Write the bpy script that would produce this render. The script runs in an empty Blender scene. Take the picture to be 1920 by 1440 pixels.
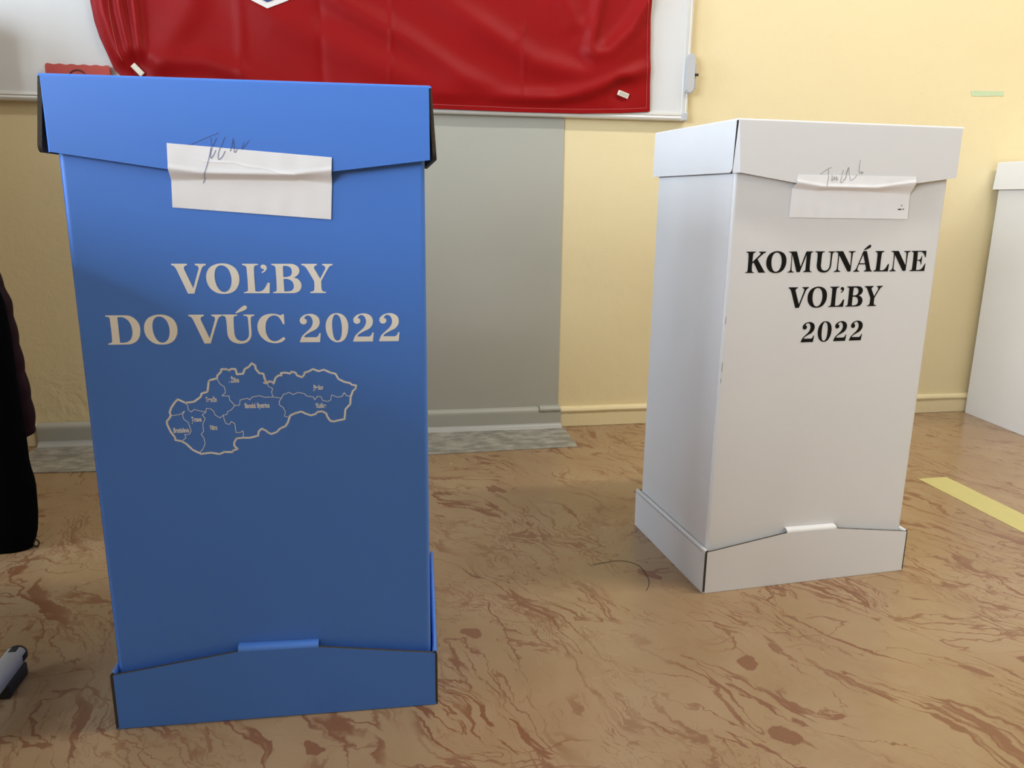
import bpy, bmesh, math, random, json
from mathutils import Vector, Matrix, noise

# ------------------------------------------------------------------ camera, world, lights, exposure
SC = bpy.context.scene
COL = SC.collection
cam_data = bpy.data.cameras.new('camera')
cam = bpy.data.objects.new('camera', cam_data)
COL.objects.link(cam)
cam_data.sensor_fit = 'HORIZONTAL'
cam_data.sensor_width = 36.0
cam_data.lens = 27.5487
cam_data.clip_start = 0.02
CAM_LOC = (-0.4482, -2.5194, 0.7679)
R = ((0.9849904882923506, 0.027912424457129298, -0.17033682671261025),
     (-0.172138117076975, 0.23166245985172618, -0.957445023666968),
     (0.012736036384621894, 0.9723957019939837, 0.2329901116374624))
M = Matrix(R).to_4x4()
M.translation = Vector(CAM_LOC)
cam.matrix_world = M
SC.camera = cam

SC.view_settings.view_transform = 'Standard'
SC.view_settings.look = 'None'
SC.view_settings.gamma = 1.0
SC.view_settings.use_curve_mapping = False
SC.view_settings.exposure = -0.1

world = bpy.data.worlds.new('world')
SC.world = world
world.use_nodes = True
wn = world.node_tree.nodes
wn['Background'].inputs[0].default_value = (0.62, 0.78, 1.0, 1.0)
wn['Background'].inputs[1].default_value = 1.2


def area_light(name, loc, rot, sx, sy, power, color, parent=None, spread=180):
    d = bpy.data.lights.new(name, 'AREA')
    d.shape = 'RECTANGLE'
    d.size, d.size_y = sx, sy
    d.energy = power
    d.color = color
    d.spread = math.radians(spread)
    o = bpy.data.objects.new(name, d)
    COL.objects.link(o)
    o.location = loc
    o.rotation_euler = rot
    if parent is not None:
        o.parent = parent
    return o


# daylight coming in through the windows of the left wall (just outside the panes, facing in)
WINDOWS = [(-2.35, -1.05), (-4.75, -3.35), (-6.5, -5.1)]          # y ranges
WIN_Z = (0.95, 2.45)
for wi, (wy0, wy1) in enumerate(WINDOWS):
    area_light('daylight', (-4.35, (wy0 + wy1) / 2, (WIN_Z[0] + WIN_Z[1]) / 2), (0, math.radians(-90), 0),
               WIN_Z[1] - WIN_Z[0], wy1 - wy0, (165, 220, 345)[wi], ((0.68, 0.83, 1.0), (0.74, 0.86, 1.0), (0.84, 0.90, 0.97))[wi])
LAMP_POWER = (39, 27, 11)
LAMP_COLOR = (1.0, 0.965, 0.90)
LAMPS = [(1.0, -1.45), (2.7, -1.45), (2.2, -3.75)]

# ------------------------------------------------------------------ helpers


def link(name, me, mats=(), parent=None):
    o = bpy.data.objects.new(name, me)
    COL.objects.link(o)
    for m in mats:
        me.materials.append(m)
    if parent is not None:
        o.parent = parent
    return o


def tag(o, label=None, cat=None, group=None, kind=None):
    if label:
        o['label'] = label
    if cat:
        o['category'] = cat
    if group:
        o['group'] = group
    if kind:
        o['kind'] = kind
    return o


def empty(name, loc, rz=0.0, label=None, cat=None, group=None):
    o = bpy.data.objects.new(name, None)
    COL.objects.link(o)
    o.empty_display_size = 0.05
    o.location = loc
    o.rotation_euler = (0, 0, rz)
    return tag(o, label, cat, group)


def from_bm(name, bm, mats, parent=None, smooth=False):
    bmesh.ops.recalc_face_normals(bm, faces=bm.faces[:])
    me = bpy.data.meshes.new(name)
    bm.to_mesh(me)
    bm.free()
    if smooth:
        for p in me.polygons:
            p.use_smooth = True
    return link(name, me, mats, parent)


def box(bm, x0, x1, y0, y1, z0, z1, mi=0):
    v = [bm.verts.new(p) for p in ((x0, y0, z0), (x1, y0, z0), (x1, y1, z0), (x0, y1, z0),
                                   (x0, y0, z1), (x1, y0, z1), (x1, y1, z1), (x0, y1, z1))]
    fs = []
    for q in ((0, 3, 2, 1), (4, 5, 6, 7), (0, 1, 5, 4), (1, 2, 6, 5), (2, 3, 7, 6), (3, 0, 4, 7)):
        f = bm.faces.new([v[i] for i in q])
        f.material_index = mi
        fs.append(f)
    return fs


def bevel_all(bm, w, seg=2):
    bmesh.ops.bevel(bm, geom=bm.edges[:], offset=w, segments=seg, affect='EDGES', profile=0.5)


def slab(bm, poly, fa, fb, mi=0, edge_mi=1):
    """polygon (u, v) -> two sheets fa(u, v), fb(u, v) joined by an edge strip"""
    a = [bm.verts.new(fa(*p)) for p in poly]
    b = [bm.verts.new(fb(*p)) for p in poly]
    f = bm.faces.new(a)
    f.material_index = mi
    f = bm.faces.new(list(reversed(b)))
    f.material_index = mi
    n = len(poly)
    for i in range(n):
        j = (i + 1) % n
        f = bm.faces.new((a[j], a[i], b[i], b[j]))
        f.material_index = edge_mi


def tube(bm, pts, r, seg=10, mi=0, caps=True, closed=False):
    pts = [Vector(p) for p in pts]
    n = len(pts)
    rings = []
    up = Vector((0, 0, 1))
    for i, p in enumerate(pts):
        if closed:
            t = pts[(i + 1) % n] - pts[i - 1]
        else:
            t = pts[min(i + 1, n - 1)] - pts[max(i - 1, 0)]
        t.normalize()
        ref = up if abs(t.z) < 0.9 else Vector((1, 0, 0))
        s = t.cross(ref).normalized()
        u = s.cross(t).normalized()
        rr = r[i] if isinstance(r, (list, tuple)) else r
        rings.append([bm.verts.new(p + rr * (math.cos(2 * math.pi * k / seg) * s + math.sin(2 * math.pi * k / seg) * u))
                      for k in range(seg)])
    m = n if closed else n - 1
    for i in range(m):
        a, b = rings[i], rings[(i + 1) % n]
        for k in range(seg):
            f = bm.faces.new((a[k], a[(k + 1) % seg], b[(k + 1) % seg], b[k]))
            f.material_index = mi
            f.smooth = True
    if caps and not closed:
        for rg in (list(reversed(rings[0])), rings[-1]):
            f = bm.faces.new(rg)
            f.material_index = mi


def ribbon(bm, pts, width, to3d, closed=False, mi=0, joints=True):
    """flat line of constant width along 2-D points, mapped into space by to3d(u, v)"""
    n = len(pts)
    h = width / 2
    rng = range(n if closed else n - 1)
    for i in rng:
        (x0, y0), (x1, y1) = pts[i][:2], pts[(i + 1) % n][:2]
        dx, dy = x1 - x0, y1 - y0
        l = math.hypot(dx, dy)
        if l < 1e-7:
            continue
        nx, ny = -dy / l * h, dx / l * h
        f = bm.faces.new([bm.verts.new(to3d(*q)) for q in
                          ((x0 + nx, y0 + ny), (x0 - nx, y0 - ny), (x1 - nx, y1 - ny), (x1 + nx, y1 + ny))])
        f.material_index = mi
    if joints:
        for p in pts:
            f = bm.faces.new([bm.verts.new(to3d(p[0] + h * math.cos(k * math.pi / 4), p[1] + h * math.sin(k * math.pi / 4)))
                              for k in range(8)])
            f.material_index = mi


def smooth_line(pts, sub=6):
    out = []
    n = len(pts)
    for i in range(n - 1):
        p0, p1, p2, p3 = pts[max(i - 1, 0)], pts[i], pts[i + 1], pts[min(i + 2, n - 1)]
        for k in range(sub):
            t = k / sub
            out.append(tuple(0.5 * (2 * p1[c] + (p2[c] - p0[c]) * t + (2 * p0[c] - 5 * p1[c] + 4 * p2[c] - p3[c]) * t * t
                                    + (3 * p1[c] - p0[c] - 3 * p2[c] + p3[c]) * t ** 3) for c in range(2)))
    out.append(tuple(pts[-1][:2]))
    return out


def seg_dist(x, y, pts):
    best, bt = 1e9, 0
    for i in range(len(pts) - 1):
        x0, y0 = pts[i]
        x1, y1 = pts[i + 1]
        dx, dy = x1 - x0, y1 - y0
        t = max(0, min(1, ((x - x0) * dx + (y - y0) * dy) / (dx * dx + dy * dy)))
        d = math.hypot(x - x0 - t * dx, y - y0 - t * dy)
        if d < best:
            best, bt = d, (i + t) / (len(pts) - 1)
    return best, bt


def sstep(a, b, x):
    t = max(0.0, min(1.0, (x - a) / (b - a)))
    return t * t * (3 - 2 * t)


def lerp_table(tab, v):
    """tab: sorted list of (key, value)"""
    if v <= tab[0][0]:
        return tab[0][1]
    for (a, x), (b, y) in zip(tab, tab[1:]):
        if v <= b:
            return x + (y - x) * (v - a) / (b - a)
    return tab[-1][1]


# ------------------------------------------------------------------ materials
class NT:
    def __init__(self, name):
        self.m = bpy.data.materials.new(name)
        self.m.use_nodes = True
        self.t = self.m.node_tree
        self.n = self.t.nodes
        self.b = self.n['Principled BSDF']
        self.pos = None

    def new(self, typ, **kw):
        nd = self.n.new(typ)
        for k, v in kw.items():
            setattr(nd, k, v)
        return nd

    def put(self, sock, v):
        if isinstance(v, bpy.types.NodeSocket):
            self.t.links.new(v, sock)
        else:
            sock.default_value = v

    def coords(self, which='Object'):
        return self.new('ShaderNodeTexCoord').outputs[which]

    def mapping(self, vec, rot=(0, 0, 0), scale=(1, 1, 1), loc=(0, 0, 0)):
        nd = self.new('ShaderNodeMapping')
        self.put(nd.inputs['Vector'], vec)
        nd.inputs['Rotation'].default_value = rot
        nd.inputs['Scale'].default_value = scale
        nd.inputs['Location'].default_value = loc
        return nd.outputs[0]

    def noise(self, vec, scale, detail=3, rough=0.5, out=0, dist=0.0):
        nd = self.new('ShaderNodeTexNoise')
        self.put(nd.inputs['Vector'], vec)
        nd.inputs['Scale'].default_value = scale
        nd.inputs['Detail'].default_value = detail
        nd.inputs['Roughness'].default_value = rough
        nd.inputs['Distortion'].default_value = dist
        return nd.outputs[out]

    def math(self, op, a, b=0.0, c=0.0):
        nd = self.new('ShaderNodeMath', operation=op)
        self.put(nd.inputs[0], a)
        self.put(nd.inputs[1], b)
        self.put(nd.inputs[2], c)
        return nd.outputs[0]

    def vmath(self, op, a, b=(0, 0, 0), s=None):
        nd = self.new('ShaderNodeVectorMath', operation=op)
        self.put(nd.inputs[0], a)
        if op != 'SCALE':
            self.put(nd.inputs[1], b)
        if s is not None:
            nd.inputs['Scale'].default_value = s
        return nd.outputs[0]

    def smooth(self, v, lo, hi, o0=0.0, o1=1.0):
        nd = self.new('ShaderNodeMapRange', interpolation_type='SMOOTHSTEP')
        self.put(nd.inputs[0], v)
        self.put(nd.inputs[1], lo)
        self.put(nd.inputs[2], hi)
        self.put(nd.inputs[3], o0)
        self.put(nd.inputs[4], o1)
        return nd.outputs[0]

    def mix(self, fac, a, b):
        nd = self.new('ShaderNodeMix', data_type='RGBA')
        self.put(nd.inputs[0], fac)
        self.put(nd.inputs[6], a if isinstance(a, bpy.types.NodeSocket) else (*a, 1))
        self.put(nd.inputs[7], b if isinstance(b, bpy.types.NodeSocket) else (*b, 1))
        return nd.outputs[2]

    def bump(self, h, strength, dist=0.001):
        nd = self.new('ShaderNodeBump')
        nd.inputs['Strength'].default_value = strength
        nd.inputs['Distance'].default_value = dist
        self.put(nd.inputs['Height'], h)
        self.put(self.b.inputs['Normal'], nd.outputs[0])

    def set(self, color=None, rough=None, metal=None, spec=None, **kw):
        if color is not None:
            self.put(self.b.inputs['Base Color'], color if isinstance(color, bpy.types.NodeSocket) else (*color, 1))
        if rough is not None:
            self.put(self.b.inputs['Roughness'], rough)
        if metal is not None:
            self.b.inputs['Metallic'].default_value = metal
        if spec is not None:
            self.b.inputs['Specular IOR Level'].default_value = spec
        for k, v in kw.items():
            self.put(self.b.inputs[k], v)
        return self.m


def plain(name, color, rough=0.5, var=0.04, scale=8, metal=0.0, spec=0.5, bump=0.0, bscale=200, bdist=0.0005):
    m = NT(name)
    v = m.coords()
    f = m.noise(v, scale, 4)
    lo = tuple(c * (1 - var) for c in color)
    hi = tuple(min(1, c * (1 + var)) for c in color)
    m.set(m.mix(f, lo, hi), rough, metal, spec)
    if bump:
        m.bump(m.noise(v, bscale, 3), bump, bdist)
    return m.m


def carton(name, color, rough=0.42, spec=0.35):
    """printed corrugated board: faint vertical flute lines"""
    m = NT(name)
    v = m.coords()
    f = m.noise(v, 5, 3)
    lo = tuple(c * 0.97 for c in color)
    hi = tuple(min(1, c * 1.03) for c in color)
    m.set(m.mix(f, lo, hi), rough, 0, spec)
    st = m.noise(m.mapping(v, scale=(260, 260, 1.5)), 1, 1)
    m.bump(st, 0.10, 0.0004)
    return m.m


M_BLUE = carton('blue_carton', (0.079, 0.230, 0.73))
M_WHITE = carton('white_carton', (0.75, 0.75, 0.755))
M_KRAFT = plain('cut_board_edge', (0.055, 0.045, 0.032), 0.9, 0.5, 300)
M_INK_BLACK = plain('black_ink', (0.010, 0.010, 0.009), 0.6, 0.05, 30, spec=0.1)
M_INK_CREAM = plain('cream_print', (0.93, 0.90, 0.83), 0.5, 0.02, 30)
M_INK_WHITE = plain('white_print', (0.95, 0.95, 0.95), 0.5, 0.02, 30)
M_PAPER = plain('white_paper', (0.91, 0.91, 0.93), 0.75, 0.02, 40, spec=0.2, bump=0.15, bscale=300, bdist=0.0003)
M_PEN = plain('blue_pen_ink', (0.10, 0.14, 0.36), 0.5, 0.05, 50)
M_PEN_GREY = plain('grey_pen_ink', (0.16, 0.15, 0.15), 0.5, 0.05, 50)
M_ALU = plain('anodised_aluminium', (0.72, 0.72, 0.69), 0.42, 0.03, 20, metal=0.35)
M_GREYPLASTIC = plain('grey_plastic', (0.50, 0.51, 0.53), 0.45, 0.03, 20)
M_BOARD = plain('whiteboard_enamel', (0.69, 0.69, 0.69), 0.22, 0.03, 2)
M_MAGNET = plain('cream_magnet', (0.84, 0.80, 0.68), 0.4, 0.03, 60)
M_MAGNET_IN = plain('beige_recess', (0.50, 0.46, 0.38), 0.5, 0.03, 60)
M_REDPLASTIC = plain('orange_red_plastic', (0.48, 0.040, 0.022), 0.5, 0.05, 20)
M_DARKRED = plain('dark_red_moulding', (0.15, 0.012, 0.014), 0.45, 0.05, 20)
M_GREENTAPE = plain('pale_green_tape', (0.55, 0.66, 0.42), 0.6, 0.06, 60)
M_FLOORTAPE = plain('yellow_green_tape', (0.55, 0.50, 0.20), 0.5, 0.05, 30)
M_BLACKCLOTH = plain('black_cloth', (0.0025, 0.0025, 0.003), 0.95, 0.3, 40, spec=0.03, bump=0.3, bscale=400)
M_MAROON = plain('maroon_quilting', (0.016, 0.004, 0.008), 0.6, 0.3, 30, spec=0.15)
M_BLACKPLASTIC = plain('black_rubber', (0.012, 0.012, 0.012), 0.6, 0.2, 30)
M_GREYMETAL = plain('light_grey_enamel', (0.55, 0.56, 0.54), 0.4, 0.03, 30)
M_WOOD = plain('pale_laminate', (0.55, 0.42, 0.26), 0.45, 0.1, 12)
M_CEIL = plain('ceiling_white', (0.55, 0.545, 0.52), 0.9, 0.02, 3)
M_FRAMEWHITE = plain('white_window_frame', (0.78, 0.78, 0.76), 0.5, 0.02, 10)
M_SHIELD_WHITE = plain('white_cloth', (0.80, 0.77, 0.76), 0.6, 0.03, 60)
M_SHIELD_BLUE = plain('blue_cloth', (0.02, 0.05, 0.22), 0.6, 0.05, 60)


def flag_mat(name, color):
    m = NT(name)
    v = m.coords()
    f = m.noise(v, 6, 3)
    weave = m.noise(m.mapping(v, scale=(900, 900, 900)), 1, 0)
    c = m.mix(f, tuple(x * 0.93 for x in color), tuple(min(1, x * 1.06) for x in color))
    m.set(c, 0.5, 0, 0.15)
    m.bump(weave, 0.06, 0.0003)
    return m.m


M_RED = flag_mat('red_flag_cloth', (0.285, 0.004, 0.005))
M_FLAGBLUE = flag_mat('blue_flag_cloth', (0.02, 0.06, 0.32))
M_FLAGWHITE = flag_mat('white_flag_cloth', (0.80, 0.79, 0.78))
M_STITCH = plain('pink_red_thread', (0.55, 0.10, 0.10), 0.6, 0.1, 100)


def wall_mat(name, color, rough=0.48, blister=1.0):
    m = NT(name)
    v = m.coords()
    f = m.noise(v, 1.7, 4)
    c = m.mix(f, tuple(x * 0.96 for x in color), tuple(min(1, x * 1.03) for x in color))
    m.set(c, rough, 0, 0.4)
    fine = m.noise(v, 55, 4, 0.6)
    med = m.noise(v, 14, 3)
    vor = m.new('ShaderNodeTexVoronoi')
    m.put(vor.inputs['Vector'], v)
    vor.inputs['Scale'].default_value = 17
    spots = m.smooth(vor.outputs['Distance'], 0.0, 0.07, 1.0, 0.0)
    h = m.math('ADD', m.math('ADD', m.math('MULTIPLY', fine, 0.35), m.math('MULTIPLY', med, 0.9)),
               m.math('MULTIPLY', spots, 0.45 * blister))
    if blister > 0.5:       # blistered plaster low down in the left corner
        sp = m.new('ShaderNodeSeparateXYZ')
        m.put(sp.inputs[0], v)
        mk = m.math('MULTIPLY', m.smooth(sp.outputs[0], -1.35, -1.15, 1.0, 0.0), m.smooth(sp.outputs[2], 0.15, 0.45, 1.0, 0.0))
        h = m.math('ADD', h, m.math('MULTIPLY', mk, m.math('MULTIPLY', m.noise(v, 11, 5, 0.6, dist=1.2), 3.0)))
    m.bump(h, 0.5, 0.004)
    return m.m


M_WALL = wall_mat('cream_wall_paint', (0.80, 0.68, 0.41))
M_SKIRT = wall_mat('cream_skirting_paint', (0.80, 0.685, 0.42), 0.4, 0.4)
M_GREYVINYL = NT('grey_vinyl')
_v = M_GREYVINYL.coords()
_f = M_GREYVINYL.noise(_v, 2.2, 4)
M_GREYVINYL.set(M_GREYVINYL.mix(_f, (0.41, 0.41, 0.36), (0.46, 0.46, 0.405)), 0.36, 0, 0.4)
M_GREYVINYL.bump(M_GREYVINYL.noise(_v, 7, 3), 0.35, 0.004)
M_GREYVINYL = M_GREYVINYL.m
M_GREYFLAP = NT('mottled_grey_vinyl')
_v = M_GREYFLAP.coords()
_f = M_GREYFLAP.smooth(M_GREYFLAP.noise(M_GREYFLAP.mapping(_v, rot=(0, 0, 0.5), scale=(1, 1.8, 1)), 16, 6, 0.65), 0.36, 0.68)
M_GREYFLAP.set(M_GREYFLAP.mix(_f, (0.22, 0.21, 0.18), (0.44, 0.42, 0.37)), 0.4, 0, 0.4)
M_GREYFLAP.bump(M_GREYFLAP.noise(_v, 22, 3), 0.3, 0.003)
M_GREYFLAP = M_GREYFLAP.m
M_STRIP = plain('pale_grey_edge_strip', (0.44, 0.44, 0.42), 0.35, 0.04, 10)


M_REARWALL = plain('brown_wall_paint', (0.16, 0.12, 0.08), 0.6, 0.05, 4)


def floor_mat():
    m = NT('marbled_linoleum')
    v = m.coords()
    w1 = m.vmath('SCALE', m.vmath('SUBTRACT', m.noise(v, 1.9, 2, out=1), (0.5, 0.5, 0.5)), s=0.30)
    p1 = m.vmath('ADD', v, w1)
    w2 = m.vmath('SCALE', m.vmath('SUBTRACT', m.noise(v, 8.0, 4, 0.6, out=1), (0.5, 0.5, 0.5)), s=0.075)
    p2 = m.vmath('ADD', p1, w2)
    w3 = m.vmath('SCALE', m.vmath('SUBTRACT', m.noise(v, 45.0, 3, 0.6, out=1), (0.5, 0.5, 0.5)), s=0.010)
    p3 = m.vmath('ADD', p2, w3)

    def along(p, ang, sx, sy, seed):
        q = m.mapping(p, rot=(0, 0, math.radians(ang)))
        return m.mapping(q, scale=(sx, sy, 1), loc=(seed, seed * 1.7, 0))

    def veins(p, ang, sc, aniso, seed, width, maskscale, mlo, mhi):
        n = m.noise(along(p, ang, sc * aniso, sc, seed), 1.0, 3, 0.5)
        r = m.math('ABSOLUTE', m.math('SUBTRACT', n, 0.5))
        wv = m.noise(along(p, ang, maskscale * 1.5, maskscale * 4, seed + 9), 1.0, 3)
        ln = m.smooth(r, m.math('MULTIPLY', m.smooth(wv, 0.40, 0.72), width * 0.45), m.math('MULTIPLY', m.smooth(wv, 0.30, 0.75, 0.10, 1.0), width), 1.0, 0.0)
        mk = m.smooth(m.noise(along(p, ang, maskscale * 0.6, maskscale * 1.4, seed + 4), 1.0, 3), mlo, mhi)
        return m.math('MULTIPLY', ln, mk)

    a = veins(p3, 64, 10.0, 0.17, 3.1, 0.034, 2.6, 0.46, 0.54)
    b = veins(p3, 50, 17.0, 0.16, 11.7, 0.030, 3.2, 0.47, 0.55)
    c = veins(p3, 74, 30.0, 0.20, 23.3, 0.046, 4.2, 0.48, 0.58)
    d = veins(p3, 8, 14.0, 0.30, 31.3, 0.026, 2.6, 0.50, 0.56)
    e = veins(p3, 58, 60.0, 0.28, 5.3, 0.075, 4.6, 0.50, 0.60)
    s = m.math('MAXIMUM', m.math('MAXIMUM', a, b), m.math('MAXIMUM', m.math('MULTIPLY', c, 0.8), m.math('MULTIPLY', d, 0.85)))
    s = m.math('MAXIMUM', s, m.math('MULTIPLY', e, 0.55))
    # solid drops of the vein colour
    q = along(p3, 64, 6.5, 13.0, 0.4)
    vor = m.new('ShaderNodeTexVoronoi')
    m.put(vor.inputs['Vector'], q)
    vor.inputs['Scale'].default_value = 1.0
    sep = m.new('ShaderNodeSeparateColor')
    m.put(sep.inputs[0], vor.outputs['Color'])
    rad = m.smooth(sep.outputs[0], 0.74, 1.0, 0.0, 0.22)
    drop = m.smooth(m.math('SUBTRACT', vor.outputs['Distance'], rad), -0.02, 0.0, 1.0, 0.0)
    s = m.math('MAXIMUM', s, m.math('MULTIPLY', drop, 0.95))
    cloud = m.noise(p1, 4.5, 5, 0.6)
    base = m.mix(m.smooth(cloud, 0.3, 0.7), (0.319, 0.204, 0.102), (0.365, 0.248, 0.139))
    pinkish = m.smooth(m.noise(p2, 7.0, 6, 0.7), 0.50, 0.75, 0.0, 0.45)
    base = m.mix(pinkish, base, (0.289, 0.163, 0.092))
    veinc = m.mix(m.noise(p1, 6.0, 2), (0.195, 0.082, 0.036), (0.235, 0.110, 0.056))
    col = m.mix(s, base, veinc)
    m.set(col, m.smooth(m.noise(v, 5, 4), 0.2, 0.8, 0.20, 0.30), 0, 0.45)
    m.bump(m.noise(v, 30, 3), 0.10, 0.001)
    return m.m


M_FLOOR = floor_mat()
M_GLASS = NT('window_glass')
_tr = M_GLASS.new('ShaderNodeBsdfTransparent')
_gl = M_GLASS.new('ShaderNodeBsdfGlossy')
_gl.inputs['Roughness'].default_value = 0.02
_mx = M_GLASS.new('ShaderNodeMixShader')
_mx.inputs[0].default_value = 0.06
M_GLASS.t.links.new(_tr.outputs[0], _mx.inputs[1])
M_GLASS.t.links.new(_gl.outputs[0], _mx.inputs[2])
M_GLASS.t.links.new(_mx.outputs[0], M_GLASS.n['Material Output'].inputs['Surface'])
M_GLASS = M_GLASS.m
M_DIFF = NT('lamp_diffuser')
M_DIFF.set((0.9, 0.9, 0.88), 0.5)
M_DIFF.b.inputs['Emission Color'].default_value = (1.0, 0.94, 0.84, 1)
M_DIFF.b.inputs['Emission Strength'].default_value = 3.0
M_DIFF = M_DIFF.m

# ------------------------------------------------------------------ room shell
RX0, RX1, RY0, RY1, RZ = -4.2, 4.4, -7.6, 0.01, 3.05
T = 0.15


def struct(name, bm, mats, parent=None):
    o = from_bm(name, bm, mats, parent)
    if parent is None:
        o['kind'] = 'structure'
    return o


bm = bmesh.new(); box(bm, RX0 - T, RX1 + T, RY0 - T, RY1 + T, -0.12, 0.0); struct('floor', bm, [M_FLOOR])
bm = bmesh.new(); box(bm, RX0 - T, RX1 + T, RY0 - T, RY1 + T, RZ, RZ + 0.15); struct('ceiling', bm, [M_CEIL])
bm = bmesh.new(); box(bm, RX0, RX1, RY1, RY1 + T, 0, RZ); struct('wall_front', bm, [M_WALL])
bm = bmesh.new(); box(bm, RX1, RX1 + T, RY0, RY1 + T, 0, RZ); struct('wall_right', bm, [M_WALL])
bm = bmesh.new(); box(bm, RX0, RX1, RY0 - T, RY0, 0, RZ); struct('wall_rear', bm, [M_REARWALL])
bm = bmesh.new()
box(bm, RX0 - T, RX0, RY0, RY1 + T, 0, WIN_Z[0]); box(bm, RX0 - T, RX0, RY0, RY1 + T, WIN_Z[1], RZ)
ys = [RY0] + [y for w in sorted(WINDOWS) for y in w] + [RY1 + T]
for i in range(0, len(ys), 2):
    box(bm, RX0 - T, RX0, ys[i], ys[i + 1], WIN_Z[0], WIN_Z[1])
struct('wall_left', bm, [M_WALL])
for wi, (wy0, wy1) in enumerate(WINDOWS):
    bm = bmesh.new()
    fx0, fx1, ft = RX0 - 0.10, RX0 - 0.04, 0.06
    box(bm, fx0, fx1, wy0, wy1, WIN_Z[0], WIN_Z[0] + ft); box(bm, fx0, fx1, wy0, wy1, WIN_Z[1] - ft, WIN_Z[1])
    ym = (wy0 + wy1) / 2
    for a, b in ((wy0, wy0 + ft), (ym - ft / 2, ym + ft / 2), (wy1 - ft, wy1)):
        box(bm, fx0, fx1, a, b, WIN_Z[0] + ft, WIN_Z[1] - ft)
    wo = struct('window_%d' % (wi + 1), bm, [M_FRAMEWHITE])
    for a, b in ((wy0 + ft, ym - ft / 2), (ym + ft / 2, wy1 - ft)):
        bm = bmesh.new(); box(bm, RX0 - 0.073, RX0 - 0.067, a, b, WIN_Z[0] + ft, WIN_Z[1] - ft)
        from_bm('window_pane', bm, [M_GLASS], wo)

# painted skirting along the front wall: flat board with a small rounded lip on top
SKY = -0.004


def skirting(name, x0, x1):
    bm = bmesh.new()
    prof = [(RY1, 0.001), (SKY, 0.001), (SKY + 0.001, 0.050), (SKY - 0.003, 0.053), (SKY - 0.004, 0.058), (SKY - 0.001, 0.064), (SKY + 0.006, 0.068), (RY1, 0.069)]
    n = max(2, int((x1 - x0) / 0.05))
    rows = []
    for i in range(n + 1):
        x = x0 + (x1 - x0) * i / n
        j = 0.0015 * noise.noise(Vector((x * 6, 0, 0)))
        rows.append([bm.verts.new((x, y + (j if 0 < k < 7 else 0), z + j * (k > 1))) for k, (y, z) in enumerate(prof)])
    for a, b in zip(rows, rows[1:]):
        for k in range(len(prof) - 1):
            bm.faces.new((a[k], b[k], b[k + 1], a[k + 1]))
    bm.faces.new(rows[0]); bm.faces.new(list(reversed(rows[-1])))
    return struct(name, bm, [M_SKIRT])


skirting('baseboard_front', RX0 + 0.001, RX1 - 0.001)

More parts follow.
